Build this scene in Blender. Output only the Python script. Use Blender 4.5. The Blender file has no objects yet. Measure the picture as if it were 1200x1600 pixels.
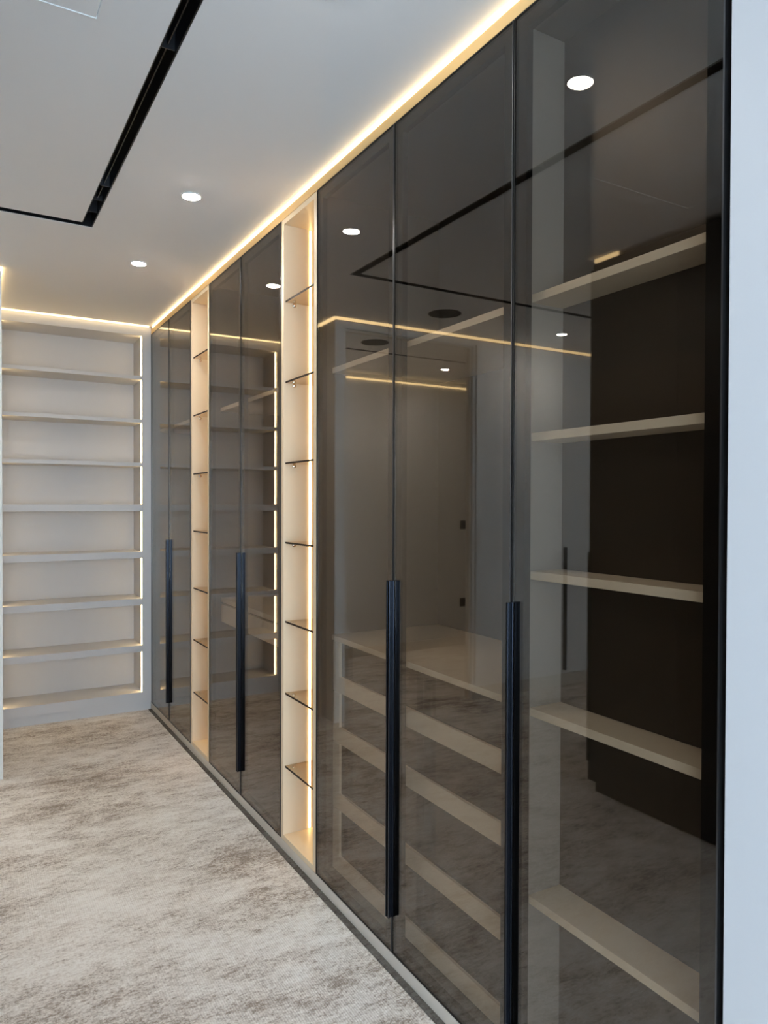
import bpy, math
from mathutils import Vector, Matrix

S = bpy.context.scene
COL = S.collection
# ------------------------------------------------------------------ camera
cam_d = bpy.data.cameras.new('camera')
cam = bpy.data.objects.new('camera', cam_d); COL.objects.link(cam)
cam_d.sensor_fit = 'VERTICAL'; cam_d.sensor_height = 36.0; cam_d.lens = 25.455
cam_d.clip_start = 0.02
yaw, pit, roll = math.radians(30.446), math.radians(-0.719), math.radians(0.174)
F = Vector((math.sin(yaw)*math.cos(pit), math.cos(yaw)*math.cos(pit), math.sin(pit)))
R0 = Vector((math.cos(yaw), -math.sin(yaw), 0)); U0 = R0.cross(F)
RR = R0*math.cos(roll) + U0*math.sin(roll); UU = -R0*math.sin(roll) + U0*math.cos(roll)
cam.matrix_world = Matrix(((RR.x, UU.x, -F.x, 0), (RR.y, UU.y, -F.y, 0), (RR.z, UU.z, -F.z, 1.5), (0, 0, 0, 1)))
S.camera = cam
# ------------------------------------------------------------------ daylight
W = bpy.data.worlds.new('world'); S.world = W; W.use_nodes = True
bg = W.node_tree.nodes['Background']
bg.inputs[0].default_value = (0.57, 0.77, 1.0, 1); bg.inputs[1].default_value = 4.6
def portal(name, loc, rot, sx, sy):
    l = bpy.data.lights.new(name, 'AREA'); l.shape = 'RECTANGLE'; l.size = sx; l.size_y = sy
    l.cycles.is_portal = True
    o = bpy.data.objects.new(name, l); COL.objects.link(o); o.location = loc; o.rotation_euler = rot
    o['kind'] = 'structure'
portal('daylight_portal', (-.75, -2.56, 1.35), (math.pi/2, 0, math.pi), 3.5, 2.44)
# ------------------------------------------------------------------ exposure
S.view_settings.view_transform = 'Standard'; S.view_settings.look = 'None'
S.view_settings.exposure = 1.35; S.view_settings.gamma = 1.0; S.view_settings.use_curve_mapping = False
S.cycles.use_denoising = True
S.cycles.max_bounces = 10; S.cycles.diffuse_bounces = 6; S.cycles.glossy_bounces = 6
S.cycles.transparent_max_bounces = 24; S.cycles.sample_clamp_indirect = 6.0
S.cycles.caustics_reflective = False; S.cycles.caustics_refractive = False
LED_S = 1.9
DOWN_S = 260.0

# ------------------------------------------------------------------ materials
def lin(c):
    return tuple(((x/255)/12.92 if x/255 <= .04045 else ((x/255+.055)/1.055)**2.4) for x in c) + (1,)
def mat(name):
    m = bpy.data.materials.new(name); m.use_nodes = True
    nt = m.node_tree
    return m, nt, nt.nodes, nt.links, nt.nodes['Principled BSDF']
def paint(name, rgb, rough=.55, var=.03, scale=6.0, bump=.02, bscale=220, metal=0.0, spec=.5):
    m, nt, N, L, b = mat(name)
    tc = N.new('ShaderNodeTexCoord'); n = N.new('ShaderNodeTexNoise'); n.inputs['Scale'].default_value = scale
    n.inputs['Detail'].default_value = 4
    L.new(tc.outputs['Object'], n.inputs['Vector'])
    r = N.new('ShaderNodeValToRGB'); c = lin(rgb)
    r.color_ramp.elements[0].position = .3; r.color_ramp.elements[1].position = .7
    r.color_ramp.elements[0].color = tuple(x*(1-var) for x in c[:3]) + (1,)
    r.color_ramp.elements[1].color = tuple(min(1, x*(1+var)) for x in c[:3]) + (1,)
    L.new(n.outputs['Fac'], r.inputs['Fac']); L.new(r.outputs['Color'], b.inputs['Base Color'])
    b.inputs['Roughness'].default_value = rough; b.inputs['Metallic'].default_value = metal
    b.inputs['Specular IOR Level'].default_value = spec
    if bump:
        n2 = N.new('ShaderNodeTexNoise'); n2.inputs['Scale'].default_value = bscale
        L.new(tc.outputs['Object'], n2.inputs['Vector'])
        bp = N.new('ShaderNodeBump'); bp.inputs['Strength'].default_value = bump; bp.inputs['Distance'].default_value = .002
        L.new(n2.outputs['Fac'], bp.inputs['Height']); L.new(bp.outputs['Normal'], b.inputs['Normal'])
    return m
def emitter(name, rgb, s):
    m, nt, N, L, b = mat(name)
    e = N.new('ShaderNodeEmission'); e.inputs[0].default_value = rgb + (1,); e.inputs[1].default_value = s
    L.new(e.outputs[0], N['Material Output'].inputs[0]); N.remove(b)
    return m
def thin_glass(name, tint, ior=1.5, rough=0.0):
    """architectural glass: every face lets tinted light straight through and mirrors by Fresnel"""
    m, nt, N, L, b = mat(name); N.remove(b)
    g = N.new('ShaderNodeNewGeometry')
    mx = N.new('ShaderNodeMix'); mx.data_type = 'FLOAT'
    mx.inputs[2].default_value = ior; mx.inputs[3].default_value = 1/ior
    L.new(g.outputs['Backfacing'], mx.inputs[0])
    fr = N.new('ShaderNodeFresnel'); L.new(mx.outputs[0], fr.inputs['IOR'])
    tr = N.new('ShaderNodeBsdfTransparent'); tr.inputs[0].default_value = tint + (1,)
    gl = N.new('ShaderNodeBsdfGlossy'); gl.inputs['Roughness'].default_value = rough
    gl.inputs['Color'].default_value = (1, .965, .925, 1)
    ms = N.new('ShaderNodeMixShader')
    L.new(fr.outputs[0], ms.inputs[0]); L.new(tr.outputs[0], ms.inputs[1]); L.new(gl.outputs[0], ms.inputs[2])
    L.new(ms.outputs[0], N['Material Output'].inputs[0])
    return m
def carpet(name, light, mid, dark, amount=1.0):
    m, nt, N, L, b = mat(name)
    tc = N.new('ShaderNodeTexCoord')
    def mapped(sc):
        mp = N.new('ShaderNodeMapping'); mp.inputs['Scale'].default_value = sc
        L.new(tc.outputs['Object'], mp.inputs['Vector']); return mp
    def noise(sc, scale, detail=8, rough=.6, dist=0):
        n = N.new('ShaderNodeTexNoise'); n.inputs['Scale'].default_value = scale
        n.inputs['Detail'].default_value = detail; n.inputs['Roughness'].default_value = rough
        n.inputs['Distortion'].default_value = dist
        L.new(mapped(sc).outputs[0], n.inputs['Vector']); return n
    def math_(op, a, bb):
        q = N.new('ShaderNodeMath'); q.operation = op
        for i, v in enumerate((a, bb)):
            if isinstance(v, (int, float)): q.inputs[i].default_value = v
            else: L.new(v, q.inputs[i])
        return q.outputs[0]
    big = noise((.8, 1.7, 1), 1.9, 6, .62, 0)              # large clouds, long across the room
    streak = noise((1.0, 2.3, 1), 8.5, 12, .82, 0)         # brushed streaks
    grain = noise((1, 1.4, 1), 75, 5, .85)                   # pile speckle
    v = math_('MULTIPLY', big.outputs['Fac'], .42)
    v = math_('ADD', v, math_('MULTIPLY', streak.outputs['Fac'], .60))
    v = math_('ADD', v, math_('MULTIPLY', math_('SUBTRACT', grain.outputs['Fac'], .5), .60))
    r = N.new('ShaderNodeValToRGB'); L.new(v, r.inputs['Fac'])
    e = r.color_ramp.elements
    e[0].position = .40; e[0].color = lin(dark)
    e[1].position = .59; e[1].color = lin(light)
    k = e.new(.49); k.color = lin(mid)
    L.new(r.outputs['Color'], b.inputs['Base Color'])
    b.inputs['Roughness'].default_value = .95; b.inputs['Specular IOR Level'].default_value = .1
    wv = N.new('ShaderNodeTexWave'); wv.bands_direction = 'X'; wv.inputs['Scale'].default_value = 42
    wv.inputs['Distortion'].default_value = 3; wv.inputs['Detail'].default_value = 3; wv.inputs['Detail Scale'].default_value = 6
    L.new(tc.outputs['Object'], wv.inputs['Vector'])
    g2 = noise((1, 1, 1), 260, 2, .6)
    h = math_('ADD', math_('MULTIPLY', wv.outputs['Fac'], .5), g2.outputs['Fac'])
    bp = N.new('ShaderNodeBump'); bp.inputs['Strength'].default_value = .55; bp.inputs['Distance'].default_value = .004
    L.new(h, bp.inputs['Height']); L.new(bp.outputs['Normal'], b.inputs['Normal'])
    return m

M = dict(
    ceiling=paint('ceiling_paint', (238, 235, 231), .7, .01, 1.5),
    wall=paint('wall_paint', (232, 230, 226), .6, .01, 1.5),
    panel=paint('pale_wall_panel', (192, 192, 193), .55, .01, 1.5),
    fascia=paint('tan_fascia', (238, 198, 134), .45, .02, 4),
    divider=paint('grey_divider', (148, 147, 145), .5, .02, 4),
    cream=paint('cream_laminate', (228, 218, 202), .45, .02, 4),
    shelfbody=paint('grey_cream_laminate', (205, 202, 199), .4, .015, 4),
    niche=paint('niche_laminate', (226, 205, 172), .4, .015, 4),
    plinth=paint('taupe_plinth', (212, 202, 188), .4, .02, 8),
    taupe=paint('taupe_interior', (72, 66, 59), .5, .03, 5),
    brown=paint('dark_brown_back', (52, 44, 36), .5, .08, 9),
    darkdoor=paint('smoked_panel', (34, 29, 25), .4, .05, 3, 0),
    alu=paint('black_anodised', (34, 33, 33), .32, .05, 40, 0, metal=.7),
    rim=paint('gunmetal_rim', (96, 96, 98), .28, .04, 40, 0, metal=.9),
    handle=paint('handle_anodised', (42, 46, 54), .22, .05, 30, 0, metal=.8),
    black=paint('black_slot', (9, 9, 10), .35, .1, 20, 0),
    matte=paint('matte_black_frame', (7, 7, 7), .85, .1, 20, 0, spec=.08),
    chrome=paint('chrome', (225, 222, 215), .08, .01, 20, 0, metal=1),
    edge=paint('dark_glass_edge', (40, 28, 18), .5, .05, 20, 0, spec=.2),
    plate=paint('dark_plate', (70, 66, 60), .4, .03, 20, 0),
    speaker=paint('speaker_mesh', (60, 57, 54), .7, .1, 300, .2),
    cover=paint('white_disc', (235, 235, 232), .5, .01, 20, 0),
    smoked=thin_glass('smoked_glass', (.79, .75, .70), 1.60),
    clear=thin_glass('clear_glass', (.97, .975, .965), 1.5),
    shelfglass=thin_glass('bronze_shelf_glass', (.90, .84, .75), 1.5),
    drawerglass=paint('dark_drawer_glass', (40, 35, 30), .1, .05, 5, 0),
    led=emitter('led_warm', (1.0, .74, .38), LED_S),
    led2=emitter('led_warm_shelf', (1.0, .72, .36), 7.5),
    led3=emitter('led_warm_niche', (1.0, .70, .32), 6.0),
    lamp=emitter('downlight_disc', (1.0, .94, .86), DOWN_S),
    carpet=carpet('carpet', (243, 237, 229), (220, 210, 199), (156, 141, 127)),
    dark_strip=carpet('dark_carpet_strip', (112, 108, 102), (98, 92, 86), (74, 68, 62)),
)
# ------------------------------------------------------------------ helpers
def box_data(boxes):
    V, Fc = [], []
    for (x0, x1, y0, y1, z0, z1) in boxes:
        n = len(V)
        V += [(x0, y0, z0), (x1, y0, z0), (x1, y1, z0), (x0, y1, z0), (x0, y0, z1), (x1, y0, z1), (x1, y1, z1), (x0, y1, z1)]
        Fc += [tuple(n+i for i in f) for f in ((3, 2, 1, 0), (4, 5, 6, 7), (0, 1, 5, 4), (1, 2, 6, 5), (2, 3, 7, 6), (3, 0, 4, 7))]
    return V, Fc
def wpos(o):
    p = Vector(o.location)
    while o.parent:
        o = o.parent; p += Vector(o.location)
    return p
def tag(o, label=None, cat=None, group=None, kind=None):
    for k, v in (('label', label), ('category', cat), ('group', group), ('kind', kind)):
        if v: o[k] = v
    return o
def mesh_obj(name, V, Fc, m, parent=None, bevel=0, smooth=False):
    c = Vector([(min(v[i] for v in V)+max(v[i] for v in V))/2 for i in range(3)])
    me = bpy.data.meshes.new(name)
    me.from_pydata([tuple(Vector(v)-c) for v in V], [], Fc); me.update()
    if smooth:
        for p in me.polygons: p.use_smooth = True
    me.materials.append(m if not isinstance(m, str) else M[m])
    o = bpy.data.objects.new(name, me); COL.objects.link(o)
    if parent is not None:
        o.parent = parent; o.location = c - wpos(parent)
    else: o.location = c
    if bevel:
        b = o.modifiers.new('bevel', 'BEVEL'); b.width = bevel; b.segments = 2; b.limit_method = 'ANGLE'
    return o
def boxes(name, bx, m, parent=None, bevel=0):
    V, Fc = box_data(bx if isinstance(bx, list) else [bx])
    return mesh_obj(name, V, Fc, m, parent, bevel)
def lathe(name, prof, cx, cy, cz, m, parent=None, n=40, axis='Z'):
    V, Fc = [], []
    for (r, h) in prof:
        for k in range(n):
            a = 2*math.pi*k/n
            p = (r*math.cos(a), r*math.sin(a), h)
            if axis == 'Y': p = (p[0], p[2], -p[1])
            V.append((cx+p[0], cy+p[1], cz+p[2]))
    for i in range(len(prof)-1):
        for k in range(n):
            a, b2 = i*n+k, i*n+(k+1) % n
            Fc.append((a, b2, b2+n, a+n))
    Fc.append(tuple(range(n))[::-1]); Fc.append(tuple(range((len(prof)-1)*n, len(prof)*n)))
    return mesh_obj(name, V, Fc, m, parent, smooth=False)
def thing(name, loc, label, cat, group=None):
    o = bpy.data.objects.new(name, None); COL.objects.link(o); o.location = loc
    o.empty_display_size = .1
    return tag(o, label, cat, group)
def struct(name, bx, m, parent=None):
    o = boxes(name, bx, m, parent)
    if parent is None: o['kind'] = 'structure'
    return o

ZC = 2.76
XW = 1.20                     # plane of the wardrobe glass
# ------------------------------------------------------------------ room shell
struct('floor', (-2.95, 2.0, -2.65, 6.3, -.08, 0), 'carpet')
struct('trim_1', (1.178, 1.1995, .82, 5.355, .0005, .006), 'dark_strip')  # thin strip along the plinth in a darker carpet tone
SX0, SX1, SY0, SY1 = .485, .535, 3.515, 3.563          # slot
SXL, SYN = -2.3, -.6
HX0, HX1, HY0, HY1 = -.285, .315, 1.42, 2.022           # hatch
g = .004
struct('ceiling', [
    (SX1, 2.0, -2.65, 6.3, ZC, ZC+.12),
    (-2.95, SX1, SY1, 6.3, ZC, ZC+.12),
    (SX0, SX1, -2.65, SYN, ZC, ZC+.12),
    (-2.95, SXL, -2.65, SY1, ZC, ZC+.12),
    (HX1+g, SX0, -2.65, SY0, ZC, ZC+.12),
    (SXL, HX0-g, -2.65, SY0, ZC, ZC+.12),
    (HX0-g, HX1+g, HY1+g, SY0, ZC, ZC+.12),
    (HX0-g, HX1+g, -2.65, HY0-g, ZC, ZC+.12),
], 'ceiling')
# walls
struct('wall_right', (1.196, 2.0, -2.65, .812, 0, ZC), 'panel')
struct('wall_behind', [(-2.95, -2.5, -2.7, -2.6, 0, ZC), (1.0, 1.196, -2.7, -2.6, 0, ZC),
                       (-2.5, 1.0, -2.7, -2.6, 0, .13), (-2.5, 1.0, -2.7, -2.6, 2.57, ZC)], 'wall')
struct('wall_left', (-2.95, -2.9, -2.6, 6.2, 0, ZC), 'wall')
struct('wall_far', (-2.95, 1.9, 6.2, 6.3, 0, ZC), 'wall')
PX0, PX1, PY = .125, .203, 4.40
struct('wall_partition', (PX0, PX1, PY, 6.2, 0, 2.735), 'wall')
w = struct('wall_back', [(-2.9, -.96, PY, PY+.08, 0, 2.735), (-.96, PX0, PY, PY+.08, 2.69, 2.735)], 'wall')
# doorway opening in the back wall
f1 = struct('door_2', [(-.96, -.945, PY+.02, PY+.06, 0, 2.69), (.11, PX0, PY+.02, PY+.06, 0, 2.69),
                         (-.945, .11, PY+.02, PY+.06, 2.675, 2.69)], 'cream')
# white door leaf
d1 = struct('door_1', [(-2.75, -1.833, PY-.018, PY, .10, 2.70), (-1.829, -.985, PY-.018, PY, .10, 2.70)], 'wall')
boxes('door_handle', (-1.905, -1.885, PY-.045, PY-.018, .13, 1.14), 'handle', d1, .002)
struct('baseboard_back', (-2.9, -.965, PY-.012, PY, 0, .095), 'plinth')
struct('baseboard_far', (-2.9, PX0, 6.18, 6.2, 0, .09), 'plinth')
# windows letting the daylight in, behind the photographer
def window(name, x0, x1, y0, y1, z0, z1):
    fr = .05
    if x1-x0 > y1-y0:
        bx = [(x0, x0+fr, y0, y1, z0, z1), (x1-fr, x1, y0, y1, z0, z1), (x0, x1, y0, y1, z0, z0+fr), (x0, x1, y0, y1, z1-fr, z1),
              ((x0+x1)/2-.025, (x0+x1)/2+.025, y0, y1, z0+fr, z1-fr)]
    else:
        bx = [(x0, x1, y0, y0+fr, z0, z1), (x0, x1, y1-fr, y1, z0, z1), (x0, x1, y0, y1, z0, z0+fr), (x0, x1, y0, y1, z1-fr, z1),
              (x0, x1, (y0+y1)/2-.025, (y0+y1)/2+.025, z0+fr, z1-fr)]
    return struct(name, bx, 'alu')
window('window_1', -2.5, 1.0, -2.68, -2.63, .13, 2.57)

# ------------------------------------------------------------------ slot diffuser and hatch in the ceiling
t = thing('slot_diffuser', (SX0, SY0, ZC), 'black L-shaped linear air slot recessed in the grey white ceiling', 'air vent')
boxes('channel', [(SX0, SX0+.004, SYN, SY0, ZC+.002, ZC+.07), (SX1-.004, SX1, SYN, SY1, ZC+.002, ZC+.07),
                  (SX0, SX1, SYN, SY1, ZC+.066, ZC+.075),
                  (SXL, SX0, SY0, SY0+.004, ZC+.002, ZC+.07), (SXL, SX1, SY1-.004, SY1, ZC+.002, ZC+.07),
                  (SXL, SX0, SY0, SY1, ZC+.066, ZC+.075), (SXL, SXL+.004, SY0, SY1, ZC+.002, ZC+.07), (SX0, SX1, SYN, SYN+.004, ZC+.002, ZC+.07)], 'black', t)
for y in (2.075, 3.10, 3.26, 3.40, 1.0):
    boxes('divider', (SX0+.004, SX1-.004, y-.0015, y+.0015, ZC+.012, ZC+.066), 'rim', t)
for y0, y1 in ((SYN+.01, 2.07), (2.08, 3.097), (3.103, 3.257)):
    boxes('vane', (.5085, .5115, y0, y1, ZC+.02, ZC+.06), 'black', t)
boxes('vane', (SXL+.01, .48, 3.5375, 3.5405, ZC+.02, ZC+.06), 'black', t)
t = thing('access_panel', (0, 1.72, ZC), 'white square access panel with a thin edge in the ceiling beside the black air slot', 'hatch')
boxes('panel', (HX0+.002, HX1-.002, HY0+.002, HY1-.002, ZC+.001, ZC+.02), 'ceiling', t)
boxes('frame', [(HX0-g, HX0, HY0-g, HY1+g, ZC-.001, ZC+.02), (HX1, HX1+g, HY0-g, HY1+g, ZC-.001, ZC+.02),
                (HX0, HX1, HY0-g, HY0, ZC-.001, ZC+.02), (HX0, HX1, HY1, HY1+g, ZC-.001, ZC+.02)], 'cover', t)
def downlight(x, y, label):
    t = thing('downlight', (x, y, ZC), label, 'light', 'round white ceiling downlights')
    lathe('trim_ring', [(.041, -.0005), (.041, -.004), (.036, -.006), (.034, -.003)], x, y, ZC, 'cover', t)
    lathe('diffuser', [(.0335, -.0015), (.0335, -.0045), (.020, -.008), (.006, -.0095)], x, y, ZC, 'lamp', t)
downlight(.83, 2.983, 'round white downlight nearer to the camera, level with the corner niche of glass shelves')
downlight(.825, 3.96, 'round white downlight deeper in the room, the closer one to the open shelving wall')
downlight(.798, 1.583, 'round white downlight seen only mirrored in the nearest dark glass door, upper half')
downlight(-1.47, 3.99, 'round white downlight in front of the white door, seen mirrored in the nearest glass door')
for x, y, lb in ((-.5, -.1, 'over the photographer'), (-.5, -1.0, 'just behind the photographer'), (-.5, -1.9, 'close to the rear window')):
    downlight(x, y, 'added fill downlight, out of view, mid-room, '+lb)  # unseen downlights added to raise the ambient light
downlight(-1.55, 5.60, 'round white downlight inside the side room, seen mirrored in the drawer wardrobe')
downlight(-.28, 5.72, 'added fill downlight hidden behind the partition in the side room')  # unseen lamp added to brighten the side room
for (x, y, lb) in ((-.39, 3.96, 'dark round ceiling speaker before the doorway opening, seen mirrored in the drawer wardrobe'),
                   (-.42, 4.95, 'dark round ceiling speaker inside the side room, seen mirrored in the drawer wardrobe')):
    t = thing('ceiling_speaker', (x, y, ZC), lb, 'speaker', 'round ceiling speakers')
    lathe('grille', [(.105, -.0005), (.105, -.004), (.098, -.006), (.04, -.0075)], x, y, ZC, 'speaker', t)
    lathe('rim', [(.110, -.0003), (.110, -.0035), (.1055, -.0045), (.1052, -.0003)], x, y, ZC, 'plate', t)

# ------------------------------------------------------------------ wardrobe run
Y = [5.358, 4.850, 4.326, 3.957, 3.438, 2.918, 2.560, 1.983, 1.407, .825]
ZB, ZT = .050, 2.706
XB = 1.80
struct('baseboard_right', (1.20, 1.23, .82, 5.355, 0, ZB-.003), 'plinth')
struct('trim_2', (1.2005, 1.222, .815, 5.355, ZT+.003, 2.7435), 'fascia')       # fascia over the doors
struct('wall_right_rear', (1.82, 1.90, .812, 6.2, 0, ZC), 'wall')
boxes('wardrobe_ledge', (1.222, 1.82, .815, 5.70, ZT+.003, 2.715), 'cream')['kind'] = 'structure'
bpy.data.objects['wardrobe_ledge'].name = 'trim_3'
o = boxes('led_strip', (1.1985, 1.2065, .82, 5.320, 2.744, 2.7595), 'led')
tag(o, 'warm glowing LED line along the top of the dark glass wardrobes under the ceiling', 'light')

def door(parent, ya, yb, hinge_near):
    """ya > yb; frame as the part, pane and handle beneath it"""
    a, b = ya-.002, yb+.002
    fw, x0 = .040, XW+.0048
    d = boxes('door', [
        (XW-.0015, XW+.024, a-.0035, a, ZB, ZT),
        (XW-.0015, XW+.024, b+.0035, a-.0035, ZT-.0035, ZT), (XW-.0015, XW+.024, b+.0035, a-.0035, ZB, ZB+.0035)], 'alu', parent)
    boxes('edge_strip', (XW-.0015, XW+.024, b, b+.0035, ZB, ZT), 'rim', d)
    boxes('inner_frame', [
        (x0, XW+.024, a-fw, a-.0035, ZB+.0035, ZT-.0035), (x0, XW+.024, b+.0035, b+fw, ZB+.0035, ZT-.0035),
        (x0, XW+.024, b+fw, a-fw, ZT-fw, ZT-.0035), (x0, XW+.024, b+fw, a-fw, ZB+.0035, ZB+fw*.6)], 'matte', d)
    boxes('glass_pane', (XW, XW+.0045, b+.0036, a-.0036, ZB+.0036, ZT-.0036), 'smoked', d)
    # handle profile: lip standing off the glass along the opening edge
    h0, h1 = .170, 1.252
    if hinge_near: hy0, hy1 = a-.009, a-.0005
    else: hy0, hy1 = b+.0005, b+.009
    e = hy1 if hinge_near else hy0
    s = -1 if hinge_near else 1
    boxes('handle', [(XW-.020, XW-.0016, min(e, e+s*.004), max(e, e+s*.004), h0, h1),
                     (XW-.020, XW-.0155, hy0, hy1, h0, h1),
                     (XW-.006, XW-.0016, hy0, hy1, h0, h1)], 'handle', d, .0008)
    return d
def carcass(parent, ya, yb, xback, back='taupe', side='taupe'):
    a, b = ya-.001, yb+.001
    boxes('side_panel', (XW+.030, XB, a-.018, a, ZB, ZT), side, parent)
    boxes('side_panel', (XW+.030, XB, b, b+.018, ZB, ZT), side, parent)
    boxes('top_panel', (XW+.030, XB, b+.018, a-.018, ZT-.018, ZT), 'taupe', parent)
    boxes('bottom_panel', (XW+.030, XB, b+.018, a-.018, ZB, ZB+.018), 'taupe', parent)
    boxes('back_panel', (xback, xback+.012, b+.018, a-.018, ZB+.018, ZT-.018), back, parent)
def shelf(parent, ya, yb, z, x0, x1, th=.021):
    return boxes('shelf', (x0, x1, yb+.0195, ya-.0195, z-th, z), 'cream', parent, .001)

cab = {}
for key, i, j, lab in (('far', 0, 2, 'narrow two-door smoked glass wardrobe at the far end against the open shelving wall'),
                       ('mid', 3, 5, 'two-door smoked glass wardrobe between the two lit niches, a floating drawer inside'),
                       ('near', 6, 8, 'two-door smoked glass wardrobe with four wide pale framed drawers inside'),
                       ('end', 8, 9, 'single-door smoked glass wardrobe nearest the camera with five pale shelves inside')):
    ya, yb = Y[i], Y[j]
    t = thing('wardrobe', (XW+.3, (ya+yb)/2, ZB), lab, 'wardrobe', 'smoked glass wardrobes along the right wall')
    cab[key] = (t, ya, yb)
    carcass(t, ya, yb, *((1.352, 'brown', 'divider') if key == 'end' else (1.76, 'taupe')))
    if j-i == 2:
        door(t, ya, Y[i+1], False); door(t, Y[i+1], yb, True)
    else:
        door(t, ya, yb, True)
for key in ('far', 'mid', 'near'):
    t, ya, yb = cab[key]
    shelf(t, ya, yb, 2.025, XW+.058, 1.759)
t, ya, yb = cab['end']
for z in (2.025, 1.677, 1.329, .983, .505):
    shelf(t, ya, yb, z, XW+.045, 1.3515)
# drawers in the near wardrobe
t, ya, yb = cab['near']
a, b = ya-.0195, yb+.0195
boxes('worktop', (1.258, 1.759, b, a, .964, .984), 'cream', t, .0015)
zs = [.962, .766, .570, .312, .070]
for k in range(4):
    zt, zb = zs[k]-.002, zs[k+1]+.002
    rail = .062
    d = boxes('drawer', [(1.262, 1.284, a-.058, a-.004, zb, zt), (1.262, 1.284, b+.004, b+.040, zb, zt),
                         (1.262, 1.284, b+.040, a-.058, zb, zb+rail),
                         (1.284, 1.70, a-.024, a-.010, zb+.01, zt-.02), (1.284, 1.70, b+.010, b+.024, zb+.01, zt-.02),
                         (1.284, 1.70, b+.024, a-.024, zb+.01, zb+.022)], 'cream', t)
    boxes('drawer_pane', (1.272, 1.278, b+.0402, a-.0582, zb+rail+.0002, zt-.001), 'drawerglass', d)
# floating drawer in the middle wardrobe
t, ya, yb = cab['mid']
a, b = ya-.0195, yb+.0195
boxes('worktop', (1.262, 1.759, b, a, .945, .970), 'cream', t, .0015)
boxes('shadow_gap', (1.275, 1.759, b, a, .936, .944), 'brown', t)
d = boxes('drawer', [(1.262, 1.281, b+.003, a-.003, .836, .934), (1.281, 1.70, a-.02, a-.008, .84, .92), (1.281, 1.70, b+.008, b+.02, .84, .92),
                     (1.281, 1.70, b+.02, a-.02, .84, .852)], 'cream', t, .001)

# ------------------------------------------------------------------ lit niches with glass shelves
def niche(i, label):
    ya, yb = Y[i], Y[i+1]
    t = thing('display_niche', (XW+.2, (ya+yb)/2, ZB), label, 'niche', 'lit display niches between the wardrobes')
    a, b = ya-.003, yb+.003
    th = .024
    xr = 1.52
    boxes('side_panel', [(XW, xr, a-th, a, ZB, ZT)], 'niche', t)
    boxes('side_panel', [(XW, xr, b, b+th, ZB, ZT)], 'niche', t)
    boxes('top_panel', (XW, xr, b+th, a-th, ZT-.022, ZT), 'niche', t)
    boxes('bottom_panel', (XW, xr, b+th, a-th, ZB-.002, ZB+.020), 'niche', t)
    boxes('back_panel', (xr-.012, xr, b+th, a-th, ZB+.020, ZT-.022), 'niche', t)
    ia, ib = a-th, b+th
    boxes('led_profile', (1.320, 1.328, ia-.003, ia-.0002, ZB+.024, ZT-.026), 'led3', t)
    for z in (2.362, 2.018, 1.672, 1.332, .992, .683, .368):
        s = boxes('glass_shelf', (1.2095, xr-.0125, ib+.002, ia-.002, z-.0075, z), 'shelfglass', t)
        boxes('polished_edge', (1.2075, 1.2094, ib+.002, ia-.002, z-.0075, z), 'edge', s)
        for yy, sg in ((ia, -1), (ib, 1)):
            y0 = yy + (-.013 if sg < 0 else .0003)
            for xx in (1.248, 1.47):
                lathe('shelf_pin', [(.008, 0), (.008, .004), (.0042, .005), (.0032, .010), (.0045, .0127)] if sg > 0 else
                      [(.0045, 0), (.0032, .0027), (.0032, .0087), (.008, .0087), (.008, .0127)],
                      xx, y0, z-.0075-.0082, 'chrome', s, 14, 'Y')
    return t
niche(5, 'wider looking cream niche nearer the camera with a bright vertical LED line and glass shelves')
niche(2, 'narrow looking cream niche farther away beside the end wardrobe, LED line hidden, glass shelves')

# ------------------------------------------------------------------ open shelving on the end wall
YS, YR = 5.358, 5.672
XL, XR = .236, 1.138
t = thing('shelving_unit', (.7, YS+.15, 0), 'pale open shelving unit with lit edges filling the end wall', 'shelving')
boxes('side_panel', (XR, XW, YS, YR, .066, 2.758), 'shelfbody', t)
boxes('side_panel', (PX1+.001, XL, YS, YR, .066, 2.758), 'shelfbody', t)
boxes('back_panel', (XL, XR, YR-.015, YR, .066, 2.735), 'shelfbody', t)
boxes('cornice', (XL, XR, YS, YR-.015, 2.690, 2.758), 'shelfbody', t)
boxes('base_board', (XL, XR, YS, YR-.015, .066, .133), 'shelfbody', t)
boxes('plinth', (PX1+.001, XW-.001, YS+.012, YR, 0, .0655), 'shelfbody', t)
tops = [(.4705, .047), (.808, .047), (1.1455, .047), (1.483, .047), (1.783, .026), (2.094, .026), (2.403, .026)]
for z, th in tops:
    boxes('shelf', (XL, XR, YS+.002, YR-.0152, z-th, z), 'shelfbody', t, .001)
lo = [.133] + [z for z, _ in tops]; hi = [z-th for z, th in tops] + [2.690]
for z0, z1 in zip(lo, hi):
    boxes('led_profile', (XR-.004, XR-.0002, YS+.020, YS+.033, z0+.003, z1-.003), 'led2', t)
    boxes('led_profile', (XL+.0002, XL+.004, YS+.020, YS+.033, z0+.003, z1-.003), 'led2', t)
def led(bx, label):
    tag(boxes('led_strip', bx, 'led'), label, 'light')
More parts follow.
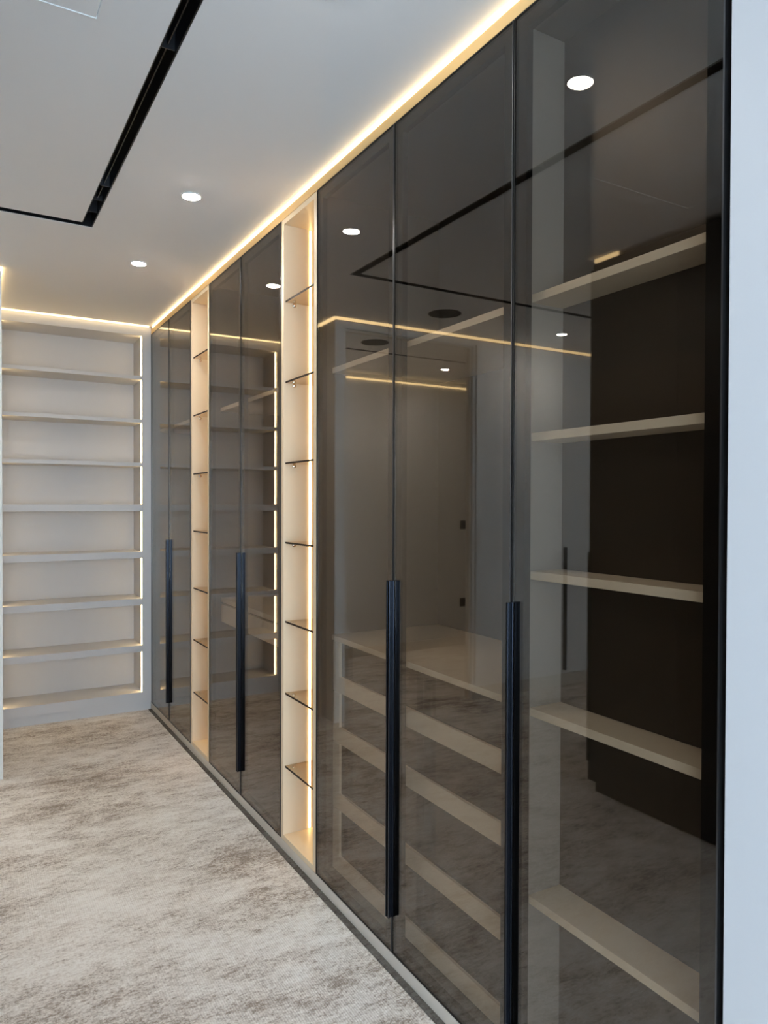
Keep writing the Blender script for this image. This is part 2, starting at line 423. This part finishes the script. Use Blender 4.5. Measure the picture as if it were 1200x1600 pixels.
led((PX1+.012, 1.180, YS-.030, YS-.022, 2.7505, 2.7595), 'warm glowing LED line on top of the open shelving cornice at the end wall')
led((PX1-.006, PX1+.006, PY+.004, 5.345, 2.742, 2.7595), 'short bright LED line on the partition top at the left edge of the photo')
led((-2.85, PX1-.010, PY-.006, PY+.004, 2.742, 2.7595), 'LED line above the doorway opening and white door, seen mirrored in the dark glass')
led((-2.85, PX0-.01, 6.183, 6.195, 2.70, 2.715), 'LED line on the far wall of the side room, seen mirrored in dark glass')
# dark slot in the side room ceiling
tag(boxes('air_slot', (-2.6, .05, 5.24, 5.27, ZC-.004, ZC-.0005), 'black'), 'thin black air slot in the side room ceiling, seen mirrored in dark glass', 'air vent')
# switch plates on the far wall
for nm, z, lb in (('light_switch', 1.27, 'dark square light switch on the side room wall, the upper plate, mirrored in glass'),
                  ('power_outlet', .45, 'dark square power outlet low on the side room wall, the lower plate, mirrored in glass')):
    q = thing(nm, (-2.22, 6.19, z), lb, nm.replace('_', ' '))
    boxes('plate', (-2.265, -2.175, 6.190, 6.1995, z-.045, z+.045), 'plate', q, .002)
    boxes('rocker', (-2.245, -2.195, 6.187, 6.1899, z-.03, z+.03), 'alu', q, .001)

# ------------------------------------------------------------------ dark wardrobe opposite (seen mirrored)
t = thing('tall_cabinet', (-.72, 1.4, 0), 'dark brown tall cabinet facing the glass wardrobes, seen mirrored in the nearest door', 'cabinet')
boxes('carcass', (-1.02, -.442, .05, 2.70, .06, 2.735), 'brown', t)
boxes('plinth', (-1.0, -.46, .07, 2.68, 0, .0598), 'brown', t)
for k in range(5):
    y0 = .05+k*.53
    d = boxes('door', (-.4418, -.42, y0+.002, y0+.528, .065, 2.70), 'darkdoor', t, .001)
    boxes('handle', (-.4198, -.400, y0+.01 if k % 2 else y0+.51, y0+.02 if k % 2 else y0+.52, .17, 1.25), 'handle', d)
led((-.448, -.436, 2.54, 2.69, 2.742, 2.7595), 'LED line above the dark tall cabinet, a glint mirrored in the nearest glass door')
